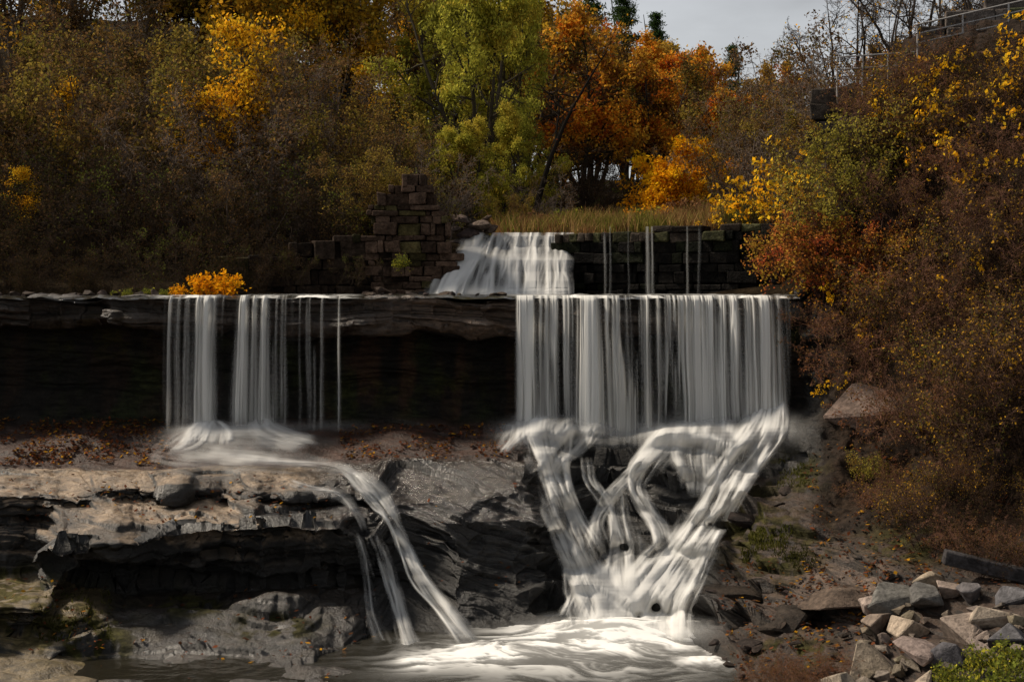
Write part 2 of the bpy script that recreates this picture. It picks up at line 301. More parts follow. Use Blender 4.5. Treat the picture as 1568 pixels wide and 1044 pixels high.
# ---------------------------------------------------------------- falling curtains
def curtain(a,b,y0,y1fn,strands,bg,dtop,arc,seed,nfine=20,nv=110,crest=True,halo=.10):
    nu=int((b-a)/0.8);r=np.random.RandomState(seed)
    px=np.linspace(a,b,nu);v=np.linspace(0,1,nv);U,Vv=np.meshgrid(px,v)
    drift=(fbm(U/30,Vv*1.5,0,2,seed+5)-.5)*12*Vv
    Ud=U+drift
    broad=sst(0.44,0.66,fbm(Ud/26,Vv*0.6,4,2,seed+6))
    fs=fbm(Ud/2.6,Vv*0.7,2,3,seed+9);fm=fbm(Ud/8,Vv*1.0,6,3,seed)
    dens=bg*(0.06+1.6*broad)*(0.05+2.0*sst(0.40,0.66,fm))*(1.15-.55*Vv)
    for c,w,am in strands:
        ww=w*(0.75+1.1*Vv);ww2=w*2.4*(1+.5*Vv)
        dens=dens+am*(1.05*np.exp(-((Ud-c)/ww)**2)*(1-0.42*Vv)+halo*np.exp(-((Ud-c)/ww2)**2))
    for _ in range(nfine):
        c=r.uniform(a,b);w=r.uniform(1.,2.2);s0=r.uniform(-.6,.35);s1=s0+r.uniform(.5,1.6)
        dens=dens+r.uniform(.10,.30)*np.exp(-((Ud-c)/w)**2)*sst(s0,s0+.15,Vv)*(1-sst(s1-.4,s1,Vv))
    dens=dens*(0.15+1.6*fs)*sst(a,a+12,U)*(1-sst(b-12,b,U))
    y1=y1fn(px)[None]+(fbm(px/14,0,0,2,seed+2)[None]-.5)*26;YY=y0+(y1-y0)*Vv
    dens=dens*(1-sst(0.84,1,Vv))
    D=dtop(px)[None]-arc*np.sqrt(Vv)-0.12*np.clip(dens,0,1)-0.02*fs
    Xw=(U-784)/F*(dtop(px)[None]);Zw=ZC-(YY-HOR)/F*D
    V3=np.stack([Xw,D,Zw],-1);nr=nv
    if crest:
        cr=V3[:1].copy();cr[...,1]+=0.5;cr[...,2]=ZC-0.30
        mid=V3[:1].copy();mid[...,1]+=0.10;mid[...,2]=ZC-0.305
        V3=np.concatenate([cr,mid,V3]);dens=np.concatenate([dens[:1]*0.2,dens[:1]*1.2,dens]);nr+=2
    cc=np.zeros(V3.shape[:2]+(4,));cc[...,:3]=(0.84,0.83,0.79);cc[...,3]=np.clip(1-np.exp(-1.9*np.clip(dens,0,9)**1.3),0,0.97)
    return V3.reshape(-1,3),gridq(nr,nu),cc.reshape(-1,4)
dt=lambda px:np.interp(px,lpx,Dl)-0.02
S=[(800,7,1.0),(813,5,.6),(828,4,.3),(838,4,.6),(852,3,.35),(905,9,1.3),(893,6,.6),(870,3,.25),(940,3.5,.45),(958,2.5,.3),(990,4.5,.6),(1008,2.5,.35),(1066,11,1.3),(1085,8,.7),(1105,7,.6),(1122,4,.35),(1148,7,.95),(1170,9,1.3),(1193,3,.4)]
v,q,c=curtain(786,1210,457,lambda p:np.interp(p,[788,900,1000,1060,1150,1206],[672,685,694,690,665,668]),S,0.17,dt,0.35,101,46,halo=.08)
mkobj('waterfall',mkmesh('waterfall',v,q,c,[M_WATER]))
S=[(262,2.5,.4),(275,3,.3),(289,3,.45),(305,4.5,.7),(318,7,1.2),(330,3,.45),(374,6,1.15),(391,4.5,.45),(407,5,1.0),(425,2,.22),(438,1.6,.2),(460,1.2,.18),(475,1.3,.22),(494,1.8,.4),(520,1.8,.22)]
v,q,c=curtain(250,532,459,lambda p:np.interp(p,[250,330,400,530],[668,680,678,670]),S,0.02,dt,0.3,131,14,halo=.04)
mkobj('waterfall',mkmesh('waterfall',v,q,c,[M_WATER]))
# ---------------------------------------------------------------- draped cascades (one continuous skin of water laid on the rock)
def catmull(Pt,n):
    Pt=np.array(Pt,float);Q=np.vstack([2*Pt[0]-Pt[1],Pt,2*Pt[-1]-Pt[-2]])
    t=np.linspace(0,len(Pt)-1-1e-6,n);i=t.astype(int);f=(t-i)[:,None]
    p0,p1,p2,p3=Q[i],Q[i+1],Q[i+2],Q[i+3]
    return 0.5*((2*p1)+(-p0+p2)*f+(2*p0-5*p1+4*p2-p3)*f*f+(-p0+3*p1-3*p2+p3)*f**3)
def skin(name,x0,x1,y0,y1,lst,off,thick,Dfun,seed=0,mist=(),bd=.5,sa=1.,soft=1):
    SS=1.5;W=int((x1-x0)*SS);H=int((y1-y0)*SS);A=np.zeros((H,W));r=np.random.RandomState(seed)
    jobs=[]
    for k,(path,den,ns) in enumerate(lst):
        jobs.append((path,den*bd,k,True))
        for j in range(ns):
            o=r.uniform(-.9,.9);w=r.uniform(.10,.30);m=r.uniform(-.25,.25);i0=0
            if r.rand()<.45 and len(path)>4:i0=r.randint(0,len(path)-3)
            i1=len(path) if r.rand()<.5 else min(len(path),i0+r.randint(3,6))
            pp=[(x+(o+m*i/len(path))*hw+r.normal()*2,y+r.normal()*2,max(2.5,hw*w*r.uniform(.7,1.3))) for i,(x,y,hw) in enumerate(path)][i0:i1]
            jobs.append((pp,den*sa*r.uniform(.3,.9),k+50+j*7,False))
    for path,den,k,base in jobs:
        L=sum(math.hypot(path[i+1][0]-path[i][0],path[i+1][1]-path[i][1]) for i in range(len(path)-1))
        nL=int(L*SS*1.5)+4;nW=int(max(p[2] for p in path)*2*SS*1.5)+4
        c=catmull(path,nL);T=np.gradient(c[:,:2],axis=0);T/=np.linalg.norm(T,axis=1,keepdims=True)+1e-9
        Nn=np.stack([np.abs(T[:,1])+0.5,-T[:,0]*np.sign(T[:,1]+1e-6)*0.6],1);Nn/=np.linalg.norm(Nn,axis=1,keepdims=True)
        u=np.linspace(-1,1,nW);s=np.linspace(0,L/60,nL);U,Sg=np.meshgrid(u,s)
        px=c[:,0:1]+Nn[:,0:1]*U*c[:,2:3];py=c[:,1:2]+Nn[:,1:2]*U*c[:,2:3]
        st=fbm(U*c[:,2:3]/4+k*9,Sg*0.8,k,3,200+k);s2=fbm(U*c[:,2:3]/13+k*5,Sg*1.5,k,3,300+k)
        e=np.clip(1-np.abs(U+0.8*(s2-0.5)),0,1);e=sst(0,0.75,e)
        a=den*e*(0.18+1.3*sst(0.33,0.67,st*0.5+s2*0.5))
        a=a*sst(0,0.14,Sg/(L/60))*(1-sst(0.86,1,Sg/(L/60)))
        a=np.clip(a,0,0.96)
        ix=((px-x0)*SS).astype(int);iy=((py-y0)*SS).astype(int);ok=(ix>=0)&(ix<W)&(iy>=0)&(iy<H)
        B=np.zeros((H,W));np.maximum.at(B,(iy[ok],ix[ok]),a[ok]);A=1-(1-A)*(1-B)
    xs=x0+np.arange(W)/SS;ys=y0+np.arange(H)/SS;PX,PY=np.meshgrid(xs,ys)
    D0=Dfun(PX,PY)
    if thick>.1:
        gy=np.gradient(D0,axis=0);g=boxf(np.clip(-gy*14,-1,1.5),3)
        A=np.clip(A*(0.80+0.26*g),0,.97)
    for (cx,cy,rx,ry,am) in mist:
        A=1-(1-A)*(1-am*np.exp(-((PX-cx)/rx)**2-((PY-cy)/ry)**2)*(.5+fbm(PX/40,PY/12,0,3,seed+2)))
    A=boxf(A,soft);Ab=A
    for _ in range(2):Ab=boxf(Ab,5)
    D=D0-off-thick*Ab-0.10*A
    V3=PW(PX,PY,D).reshape(-1,3);q=gridq(H,W);af=A.ravel();q=q[af[q].max(1)>0.02]
    used=np.unique(q);mp=np.full(len(V3),-1);mp[used]=np.arange(len(used))
    al=np.clip((af[used]-.02)*1.02,0,.985)
    C=np.concatenate([np.tile([.87,.86,.83],(len(used),1)),al[:,None]],1)
    return mkobj(name,mkmesh(name,V3[used],mp[q],C,[M_WATER]))
pD=lambda x,y:probe(Dw,x,y)
skin('cascade',740,1260,560,1000,[
 ([(828,632,50),(822,660,58),(828,690,46),(836,716,33),(848,752,31),(864,795,34),(884,842,38),(906,890,46),(925,935,58),(935,985,80)],1.0,9),
 ([(800,650,34),(785,672,28),(768,692,14)],.6,3),
 ([(890,650,36),(872,680,38),(850,705,27),(842,730,16)],.65,4),
 ([(898,695,13),(905,735,15),(925,765,15),(940,800,17),(945,850,26),(945,900,40)],.5,5),
 ([(1182,585,14),(1178,625,25),(1166,660,40),(1140,695,43),(1112,735,42),(1085,785,39),(1052,832,46),(1018,880,56),(985,930,68),(965,985,90)],1.1,9),
 ([(1085,640,72),(1080,668,82),(1078,698,74),(1082,730,52),(1082,765,36)],.52,9),
 ([(1045,650,36),(1015,685,35),(990,715,27),(977,745,18),(992,778,18),(1012,808,19),(1022,845,26)],.85,5),
 ([(990,706,16),(962,735,17),(935,765,15),(915,800,14),(920,845,22)],.55,5),
 ([(950,740,15),(955,790,19),(965,830,27),(965,880,44),(960,930,62)],.38,6),
 ([(1135,715,16),(1130,750,15),(1105,790,14)],.5,3),
 ([(1190,680,14),(1160,715,14),(1140,750,12)],.35,3),
 ([(952,860,60),(955,905,78),(955,945,98),(950,985,120)],.75,9),
 ([(1000,645,150),(1000,662,170),(1000,690,150)],.2,4),
 ([(868,860,8),(874,910,12),(888,960,16)],.5,2),
],0.03,0.22,pD,3,((840,658,60,14,.45),(1100,668,85,16,.5),(1000,655,160,20,.24),(945,964,100,18,.8),(1180,650,30,18,.4),(1020,880,60,40,.15)),bd=.56,sa=.9,soft=1)
skin('cascade',150,840,600,1025,[
 ([(322,640,22),(322,660,44),(318,680,60)],.6,7),
 ([(318,630,14),(306,655,20),(280,676,26),(258,692,18)],.5,4),
 ([(400,632,14),(408,655,28),(440,670,34),(480,680,20)],.5,5),
 ([(280,690,70),(330,699,90),(400,705,60)],.18,7),
 ([(350,702,36),(430,708,28),(500,712,18),(535,722,12)],.3,5),
 ([(505,708,12),(535,722,13),(560,748,15),(588,778,16),(605,806,13),(626,848,14),(650,892,19),(692,942,22),(742,998,34)],.8,6),
 ([(540,716,10),(580,742,12),(600,770,11),(612,800,8)],.45,2),
 ([(598,800,6),(625,838,8),(640,872,11),(676,925,13),(722,985,20)],.7,3),
 ([(545,812,6),(556,850,9),(563,890,10),(575,940,16),(600,1000,22)],.3,3),
 ([(575,815,7),(592,858,12),(603,900,15),(620,958,17),(640,1012,24)],.65,3),
 ([(440,735,12),(470,748,12),(520,757,14),(552,790,8),(560,815,6)],.3,3),
],0.02,0.06,pD,5,((322,660,48,10,.6),(402,658,38,9,.5),(360,678,110,12,.22),(500,652,60,8,.12)),bd=.55,sa=.85,soft=1)
# ---------------------------------------------------------------- upper fall
uy=np.array([355,362,378,388,398,416,430,456.]);ud=np.array([36.5,36.3,36.1,35.8,35.4,35.1,34.75,34.3])
uD=lambda x,y:np.interp(y,uy,ud)+0.25*(fbm(x/26,y*0+1,0,2,77)-0.5)+0.002*np.maximum(0,720-x)
px,Y=np.meshgrid(np.linspace(640,935,140),np.linspace(361,458,70));Dn=uD(px,Y)+.05+(fbm(px/14,Y/6,0,3,79)-.5)*.25
Y=Y+np.maximum(0,735-px)*0.9*(1-sst(361,456,Y));Dn=np.maximum(Dn,35.9*sst(860,880,px))
mkobj('upper_rock_step',mkmesh('upper_rock_step',PW(px,Y,Dn).reshape(-1,3),gridq(70,140),np.tile([0.02,0.017,0.014,0.35],(px.size,1)),[M_ROCK]))
UL=[([(802,352,84),(800,366,82),(790,385,82),(782,405,88),(775,430,100),(768,462,110)],.7,5)]
for tx,bx,w,dn in ((733,676,10,.95),(748,698,9,.8),(762,738,13,1.0),(778,766,8,.6),(790,788,12,.95),(806,810,7,.5),(820,818,12,1.0),(838,838,8,.7),(850,852,13,1.0),(866,866,7,.7)):
    UL.append(([(tx+4,345,w*.7),(tx,366,w*.8),(tx+(bx-tx)*.3,390,w*1.1),(tx+(bx-tx)*.55,410,w*1.2),(tx+(bx-tx)*.8,430,w*1.35),(bx,472,w*1.6)],dn,2))
skin('waterfall',650,880,356,460,UL,0.10,0.09,uD,9,((775,448,90,10,.7),(800,400,70,8,.4)))
# ---------------------------------------------------------------- stone walls
def blocks_mesh(name,boxes,mat,bev=0.025,seed=0):
    r=np.random.RandomState(seed);Vs=[];Qs=[];Cs=[];o=0
    base=np.array([[x,y,z] for x in(-.5,.5) for y in(-.5,.5) for z in(-.5,.5)])
    fq=np.array([[0,1,3,2],[4,6,7,5],[0,4,5,1],[2,3,7,6],[0,2,6,4],[1,5,7,3]])
    for (c,s,yaw,col,jit) in boxes:
        v=base*np.array(s)+r.uniform(-1,1,(8,3))*jit*min(s)
        ca,sa=math.cos(yaw),math.sin(yaw);v=np.stack([v[:,0]*ca-v[:,1]*sa,v[:,0]*sa+v[:,1]*ca,v[:,2]],1)+np.array(c)
        Vs.append(v);Qs.append(fq+o);Cs.append(np.tile([*col,0.6],(8,1)));o+=8
    m=mkmesh(name,np.concatenate(Vs),np.concatenate(Qs),np.concatenate(Cs),[mat],smooth=False)
    ob=mkobj(name,m);b=ob.modifiers.new('bevel','BEVEL');b.width=bev;b.segments=2
    return ob
def wall(name,A,B,zb,ztop,ch,bw,th,col,seed,capcol=None,rag=.08,wob=.05,jit=.09):
    r=np.random.RandomState(seed);A=np.array(A,float);B=np.array(B,float);L=np.linalg.norm(B-A);dr=(B-A)/L;yaw=math.atan2(dr[1],dr[0])
    nrm=np.array([-dr[1],dr[0]]);out=[];z=zb
    zt_=lambda t:ztop(t)+rag*2*(float(fbm(t*L*1.6,0,0,2,seed+1))-.5)
    while z<max(zt_(t) for t in np.linspace(0,1,16)):
        h=ch*r.choice([.6,.85,1.1,1.35]);x=-r.uniform(0,bw)
        while x<L:
            w=bw*r.choice([.4,.6,.9,1.2,1.7])*r.uniform(.85,1.15);t=np.clip((x+w/2)/L,0,1)
            if z+h*0.55<zt_(t):
                last=z+h*1.55>=zt_(t);c2=np.array(capcol if (capcol is not None and last) else col)*r.uniform(0.4,1.7)
                if r.rand()<.15:c2=c2*np.array([.9,1.15,.7])
                p=A+dr*(x+w/2)+nrm*r.uniform(-wob,wob)
                out.append(((p[0],p[1],z+h/2+r.uniform(-.015,.015)),(w*0.985,th,h*(0.975 if not last else r.uniform(.9,1.3))),yaw+r.uniform(-.03,.03),c2,jit*(1 if last else .6)))
            x+=w
        z+=h
    for i in range(8):
        t=(i+.5)/8;hh=min(zt_(t),zt_(max(0,t-.06)),zt_(min(1,t+.06)))-.25-zb
        if hh>.2:
            p=A+dr*L*t;out.append(((p[0],p[1],zb+hh/2),(L/8,th*.5,hh),yaw,np.array(col)*.3,0.0))
    return blocks_mesh(name,out,M_BLOCK,0.03,seed)
def xy(px,D):return ((px-784)/F*D,D)
wall('stone_dam_wall',xy(868,36.0),xy(1225,33.6),ZC-0.5,lambda t:ZC+1.2+0.14*t,0.25,0.45,0.8,(0.010,0.0085,0.007),3,(0.055,0.042,0.031),rag=.12,wob=.09,jit=.12)
wall('stone_retaining_wall',xy(350,34.6),xy(640,35.4),ZC-0.5,lambda t:ZC+0.55+0.75*t,0.28,0.5,0.6,(0.034,0.023,0.016),5,rag=.15,wob=.1)
def rz_(t):return ZC+float(np.interp(t,[0,.2,.45,.62,.75,.88,1],[1.8,2.4,2.7,2.55,1.9,1.5,.7]))
wall('stone_ruin_pier',xy(575,35.3),xy(698,35.3),ZC-0.5,rz_,0.22,0.36,0.9,(0.080,0.050,0.034),7,rag=.25,wob=.13,jit=.14)
v,q,c=curtain(880,1170,347,lambda p:p*0+470,[(991,2.2,.5),(998,1.5,.35),(934,1.1,.3),(1052,1.1,.3),(962,1,.2)],0.0,lambda p:np.interp(p,[872,1225],[35.40,33.0]),0.02,171,2,crest=False,halo=.02)
mkobj('waterfall',mkmesh('waterfall',v,q,c,[M_WATER]))
# ---------------------------------------------------------------- loose stones
def stone(r,c,s,flat=0.6,col=(0.2,0.17,0.14)):
    bm=bmesh.new()
    for i in range(11):
        d_=r.normal(size=3);d_/=np.linalg.norm(d_)
        bm.verts.new(d_*s*r.uniform(0.8,1.1)*np.array([1.15,0.9,flat]))
    bmesh.ops.convex_hull(bm,input=bm.verts)
    for vv in [v for v in bm.verts if not v.link_faces]:bm.verts.remove(vv)
    bmesh.ops.dissolve_limit(bm,angle_limit=0.3,verts=bm.verts,edges=bm.edges)
    bmesh.ops.bevel(bm,geom=bm.edges[:]+bm.verts[:],offset=s*0.045,segments=1,affect='EDGES')
    bmesh.ops.triangulate(bm,faces=bm.faces)
    bm.verts.index_update();V=np.array([v.co[:] for v in bm.verts]);T=np.array([[v.index for v in f.verts] for f in bm.faces]);bm.free()
    a=r.uniform(0,6.3);b=r.normal()*0.25;ca,sa=math.cos(a),math.sin(a)
    V=np.stack([V[:,0]*ca-V[:,1]*sa,V[:,0]*sa+V[:,1]*ca,V[:,2]],1)
    V=np.stack([V[:,0]*math.cos(b)-V[:,2]*math.sin(b),V[:,1],V[:,0]*math.sin(b)+V[:,2]*math.cos(b)],1)
    return V+np.array(c),T,np.tile([*(np.array(col)*r.uniform(0.7,1.25)*np.array([1,r.uniform(.97,1.05),r.uniform(.95,1.15)])),0.55],(len(V),1))
def stones(name,lst,seed,mat=None):
    r=np.random.RandomState(seed);Vs=[];Ts=[];Cs=[];o=0
    for c,s,fl,col in lst:
        v,t,cc=stone(r,c,s,fl,col);Vs.append(v);Ts.append(t+o);Cs.append(cc);o+=len(v)
    return mkobj(name,mkmesh(name,np.concatenate(Vs),np.concatenate(Ts),np.concatenate(Cs),[mat or M_STONE],smooth=False))
r=np.random.RandomState(11);L_=[]
for px,py,rp in [(1365,915,46),(1415,912,34),(1455,900,28),(1390,958,36),(1470,958,50),(1520,942,40),(1552,915,34),(1425,888,26),(1335,1018,56),(1402,998,44),(1392,1046,52),(1455,1003,32),(1296,1052,44),(1500,996,32),(1545,980,36),(1345,952,26),(1440,1050,40),(1490,905,26),(1510,1050,50),(1560,1030,40),(1335,925,22),(1245,1075,40)]:
    D=float(probe(Ds,px,py))-0.15;s=rp/F*D*1.08
    L_.append((PW(px,py+rp*0.1,D),s,0.72,(0.27,0.215,0.165) if r.rand()>0.35 else (0.12,0.11,0.105)))
for i in range(60):
    px=r.uniform(1310,1570);py=r.uniform(905+max(0,(1400-px))*0.8,1060);D=float(probe(Ds,px,py))-0.03;L_.append((PW(px,py,D),r.uniform(0.05,0.17),0.7,(0.15,0.12,0.09)))
stones('rock_pile',L_,12)
stones('boulder',[(PW(1335,628,probe(Ds,1335,628)+0.2),0.95,0.62,(0.125,0.088,0.064))],19)
stones('boulder',[(PW(1215,850,probe(Ds,1215,850)+0.35),0.75,0.7,(0.035,0.034,0.014))],23,M_ROCK)
L_=[]
for px,py,rp in [(708,338,22),(735,343,24),(752,352,18),(722,356,26),(705,368,20),(745,334,11),(690,350,18)]:
    L_.append((PW(px,py,36.3),rp/F*36,0.42,(0.12,0.085,0.065)))
for px,py,rp in [(585,446,18),(630,450,14),(560,449,12)]:L_.append((PW(px,py,34.3),rp/F*35,0.5,(0.07,0.048,0.035)))
stones('fallen_wall_stones',L_,29)
L_=[]
for i in range(40):
    px=r.choice([r.uniform(-80,250),r.uniform(-80,260),r.uniform(540,780)]);L_.append((PW(px,451,r.uniform(30.6,31.6)),r.uniform(0.06,0.2),0.5,(0.05,0.036,0.027)))
stones('ledge_stones',L_,31)
L_=[]
for i in range(30):
    px=r.uniform(1060,1300);py=r.uniform(900,1044);D=float(probe(Ds,px,py));L_.append((PW(px,py,D),r.uniform(0.03,0.12),0.5,(0.035,0.024,0.018)))
for px,py,rp,cc_ in ((1215,740,22,1),(1180,765,16,1),(1285,905,62,3),(1120,905,52,1),(1200,945,48,1.4),(1120,985,40,1),(1290,985,44,2),(1090,850,34,1),(1160,700,26,1),(1150,790,30,1),(1225,1010,36,1.5)):
    D=float(probe(Ds,px,py));L_.append((PW(px,py+8,D+.25),rp/F*D*1.5,0.30,(0.036*cc_,0.026*cc_,0.019*cc_)))
stones('scattered_rocks',L_,37,M_ROCK)
D=float(probe(Ds,1510,868))-0.35
c=PW(1515,868,D);tb=blocks_mesh('timber_beam',[((0,0,0),(1.35,0.24,0.21),0,(0.055,0.05,0.05),0.03)],M_BLOCK,0.02,2);tb.location=c;tb.rotation_euler=(0,math.radians(12),-.15)
# ---------------------------------------------------------------- vegetation generator
def unit(v):return v/(np.linalg.norm(v,axis=-1,keepdims=True)+1e-9)
def grow(r,p,d,L,Kn,wig,trop):
    pts=[p];d=unit(d);step=(L/Kn)[:,None]
    for i in range(Kn):
        d=unit(d+r.normal(size=d.shape)*wig+np.array([0,0,1])*trop);pts.append(pts[-1]+d*step)
    return np.stack(pts,1)
def tube(pts,r0,r1,s):
    N,Kk,_=pts.shape;T=unit(np.gradient(pts,axis=1));ref=np.where(np.abs(T[...,2:3])>0.9,np.array([1.,0,0]),np.array([0,0,1.]))
    u=unit(np.cross(T,ref));w=np.cross(T,u);rad=r0[:,None]+(r1-r0)[:,None]*np.linspace(0,1,Kk)[None]**0.8
    a=np.arange(s)/s*2*np.pi
    V=pts[:,:,None,:]+rad[:,:,None,None]*(np.cos(a)[None,None,:,None]*u[:,:,None,:]+np.sin(a)[None,None,:,None]*w[:,:,None,:])
    idx=np.arange(N*Kk*s).reshape(N,Kk,s);nx=np.roll(idx,-1,2)
    Q=np.stack([idx[:,:-1],idx[:,1:],nx[:,1:],nx[:,:-1]],-1).reshape(-1,4)
    return V.reshape(-1,3),Q
def leaves(r,pos,size,pal,clump=0.7,seed=1,hang=0.0,aspect=0.6,bright=(0.5,1.4)):
    N=len(pos);a=r.normal(size=(N,3));a[:,2]-=hang;a=unit(a);b=unit(np.cross(a,r.normal(size=(N,3))));s=size*r.uniform(0.6,1.3,(N,1))
    V=np.stack([pos-a*s*0.5,pos+b*s*aspect*0.5,pos+a*s*0.5,pos-b*s*aspect*0.5],1).reshape(-1,3)
    Q=np.arange(N*4).reshape(N,4);pal=np.array(pal)
    t=fbm(pos[:,0]*clump,pos[:,1]*clump,pos[:,2]*clump,2,seed);t=np.clip((t-0.5)*2.0+0.5+r.normal(size=N)*0.16,0,0.999)
    c=pal[(t*len(pal)).astype(int)]*r.uniform(*bright,(N,1))
    return V,Q,np.repeat(c,4,axis=0)
def plant(seed,H=6,stems=1,lean=0.15,tr=0.12,n1=14,n2=8,n3=0,l1=0.5,l2=0.45,l3=0.5,wig=0.12,trop=0.08,trop2=0.02,nl=5000,ls=0.12,pal=None,bark=(0.05,0.04,0.03),t0=0.25,jit=0.12,hang=0,asp=0.6,clump=0.7,spread=0.9,twr=0.006,base_r=0.0,gap=.3):
    r=np.random.RandomState(seed);Vs=[];Qs=[];Cs=[];M=[];o=0
    def add(V,Q,C,mi):
        nonlocal o
        Vs.append(V);Qs.append(Q+o);Cs.append(C);M.append(np.full(len(Q),mi));o+=len(V)
    bc=np.array(bark)
    p=np.zeros((stems,3));p[:,:2]=r.normal(size=(stems,2))*base_r
    d=np.concatenate([r.normal(size=(stems,2))*lean,np.ones((stems,1))],1)
    Ls=H*r.uniform(0.7,1.0,stems) if stems>1 else np.array([H*0.9])
    P0=grow(r,p,d,Ls,10,wig*0.6,trop)
    R0=np.full(stems,tr)*Ls/H
    def bcol(V,k):return bc[None]*k*(.5+fbm(V[:,0]*2,V[:,1]*2,V[:,2]*2,2,seed)[:,None])
    V,Q=tube(P0,R0,R0*0.15,7 if tr>0.05 else 4);add(V,Q,bcol(V,1),0)
    cur,curL,curR=P0,Ls,R0
    for lv,(nn,lr) in enumerate(((n1,l1),(n2,l2),(n3,l3))):
        if nn==0:break
        Np=len(cur);Kn=cur.shape[1]-1;par=np.repeat(np.arange(Np),nn);t=r.uniform(t0 if lv==0 else 0.2,1,len(par))
        f=t*Kn;i=np.minimum(f.astype(int),Kn-1);g=(f-i)[:,None]
        p=cur[par,i]*(1-g)+cur[par,i+1]*g;pd=unit(cur[par,i+1]-cur[par,i])
        d=unit(pd*0.55+unit(r.normal(size=p.shape))*spread)
        L=curL[par]*lr*(1.15-0.7*t)*r.uniform(0.6,1.2,len(par))
        Kc=(7,5,3)[lv];new=grow(r,p,d,L,Kc,wig*1.3,trop2 if lv else trop*0.8)
        Rn=np.maximum(curR[par]*(1-0.8*t)*0.55,twr)
        V,Q=tube(new,Rn,np.maximum(Rn*0.25,twr*0.4),3 if lv else 4);add(V,Q,bcol(V,1+.25*lv),0)
        cur,curL,curR=new,L,Rn
    if nl:
        b=r.randint(0,len(cur),nl);keep=vn(cur[b,-1,0]*0.6,cur[b,-1,1]*0.6,cur[b,-1,2]*0.6,seed)>gap;b=b[keep];k_=len(b)
        t=r.uniform(0.15,1,k_)*(cur.shape[1]-1);i=np.minimum(t.astype(int),cur.shape[1]-2);g=(t-i)[:,None]
        pos=cur[b,i]*(1-g)+cur[b,i+1]*g+r.normal(size=(k_,3))*jit
        V,Q,C=leaves(r,pos,ls,pal,clump,seed,hang,asp);add(V,Q,C,1)
    return mkmesh('plant_%d'%seed,np.concatenate(Vs),np.concatenate(Qs),np.concatenate(Cs),[M_BARK,M_LEAF],np.concatenate(M),False)
ORANGE=[(0.50,0.12,0.015),(0.64,0.23,0.02),(0.70,0.35,0.035),(0.56,0.32,0.04),(0.32,0.13,0.03)]
RUST=[(0.36,0.09,0.02),(0.48,0.19,0.03),(0.28,0.13,0.035),(0.44,0.28,0.05)]
YELLOW=[(0.76,0.42,0.02),(0.80,0.52,0.03),(0.68,0.34,0.02),(0.77,0.38,0.015)]
OLIVE=[(0.145,0.12,0.028),(0.23,0.18,0.034),(0.31,0.215,0.04),(0.17,0.105,0.032)]
WILLOW=[(0.24,0.23,0.035),(0.36,0.35,0.05),(0.48,0.44,0.06),(0.52,0.40,0.055)]
BROWN=[(0.10,0.055,0.026),(0.15,0.085,0.036),(0.11,0.075,0.03),(0.19,0.105,0.04)]
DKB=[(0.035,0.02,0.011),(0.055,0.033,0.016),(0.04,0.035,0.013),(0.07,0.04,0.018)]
MX=[(0.11,0.08,0.025),(0.21,0.12,0.03),(0.14,0.125,0.027),(0.56,0.30,0.03),(0.14,0.08,0.03)]
T={}
T['or1']=plant(1,H=9,tr=.16,n1=20,n2=12,n3=2,l1=.42,nl=16000,ls=.20,pal=ORANGE,jit=.2,gap=.38)
T['or2']=plant(2,H=9,tr=.16,n1=20,n2=12,n3=2,l1=.45,nl=14000,ls=.19,pal=RUST,jit=.2,gap=.38)
T['ol1']=plant(3,H=9,tr=.14,n1=20,n2=12,n3=2,l1=.40,nl=13000,ls=.17,pal=OLIVE,jit=.2,gap=.35)
T['mx1']=plant(4,H=8,tr=.13,stems=2,n1=16,n2=10,n3=3,l1=.42,nl=9000,ls=.15,pal=MX,jit=.18,bark=(.09,.07,.055))
T['br1']=plant(5,H=8,tr=.12,stems=3,n1=14,n2=10,n3=4,l1=.42,nl=4500,ls=.13,pal=BROWN,jit=.15,bark=(.12,.09,.065),twr=.010)
T['gold']=plant(6,H=9,tr=.14,n1=20,n2=12,n3=2,l1=.42,nl=13000,ls=.19,pal=[(0.54,.33,.03),(0.34,.24,.035),(.64,.35,.03)],jit=.2,gap=.35)
def forest(name,items):
    e=bpy.data.objects.new(name,None);bpy.context.scene.collection.objects.link(e)
    for i,(k,px,D,s,seed) in enumerate(items):
        x=(px-784)/F*D;mkobj('tree_%d'%i,T[k],(x,D,float(G(x,D))-0.2),seed*1.7,s,e)
r=np.random.RandomState(5);it=[]
for px in range(-260,820,66):
    for D in (56,74):
        k=r.choice(['br1','mx1','br1','br1','mx1'] if px<260 else ['ol1','mx1','gold','ol1','gold','br1','gold'])
        it.append((k,px+r.uniform(-30,30),D+r.uniform(-4,4),r.uniform(.85,1.3),r.randint(99)))
for px in range(790,1180,42):
    for D in (62,74,88):
        topy=np.interp(px,[790,900,1000,1080,1180],[-10,5,20,55,90]);x=(px-784)/F*D
        Hh=(HOR-topy)/F*D-(float(G(x,D))-ZC)
        it.append((r.choice(['or1','or2','or2','or1','or2','mx1','gold','br1']),px+r.uniform(-22,22),D,max(.45,Hh/9*r.uniform(.78,1.0)),r.randint(99)))
for px in range(1180,1420,45):
    for D in (60,75):
        it.append((r.choice(['br1','or2','br1','gold']),px,D,r.uniform(.35,.6),r.randint(99)))
forest('autumn_forest',it)
def at(name,mesh,px,D,z=None,rz=0,s=1):
    x=(px-784)/F*D;mkobj(name,mesh,(x,D,float(G(x,D))-0.1 if z is None else z),rz,s)
will=plant(20,H=8.8,tr=.16,stems=4,lean=.22,n1=16,n2=13,n3=4,l1=.34,l2=.4,trop=.05,trop2=-.06,nl=42000,ls=.15,pal=WILLOW,hang=.8,asp=.38,jit=.13,t0=.10,gap=.33,bark=(.06,.05,.035))
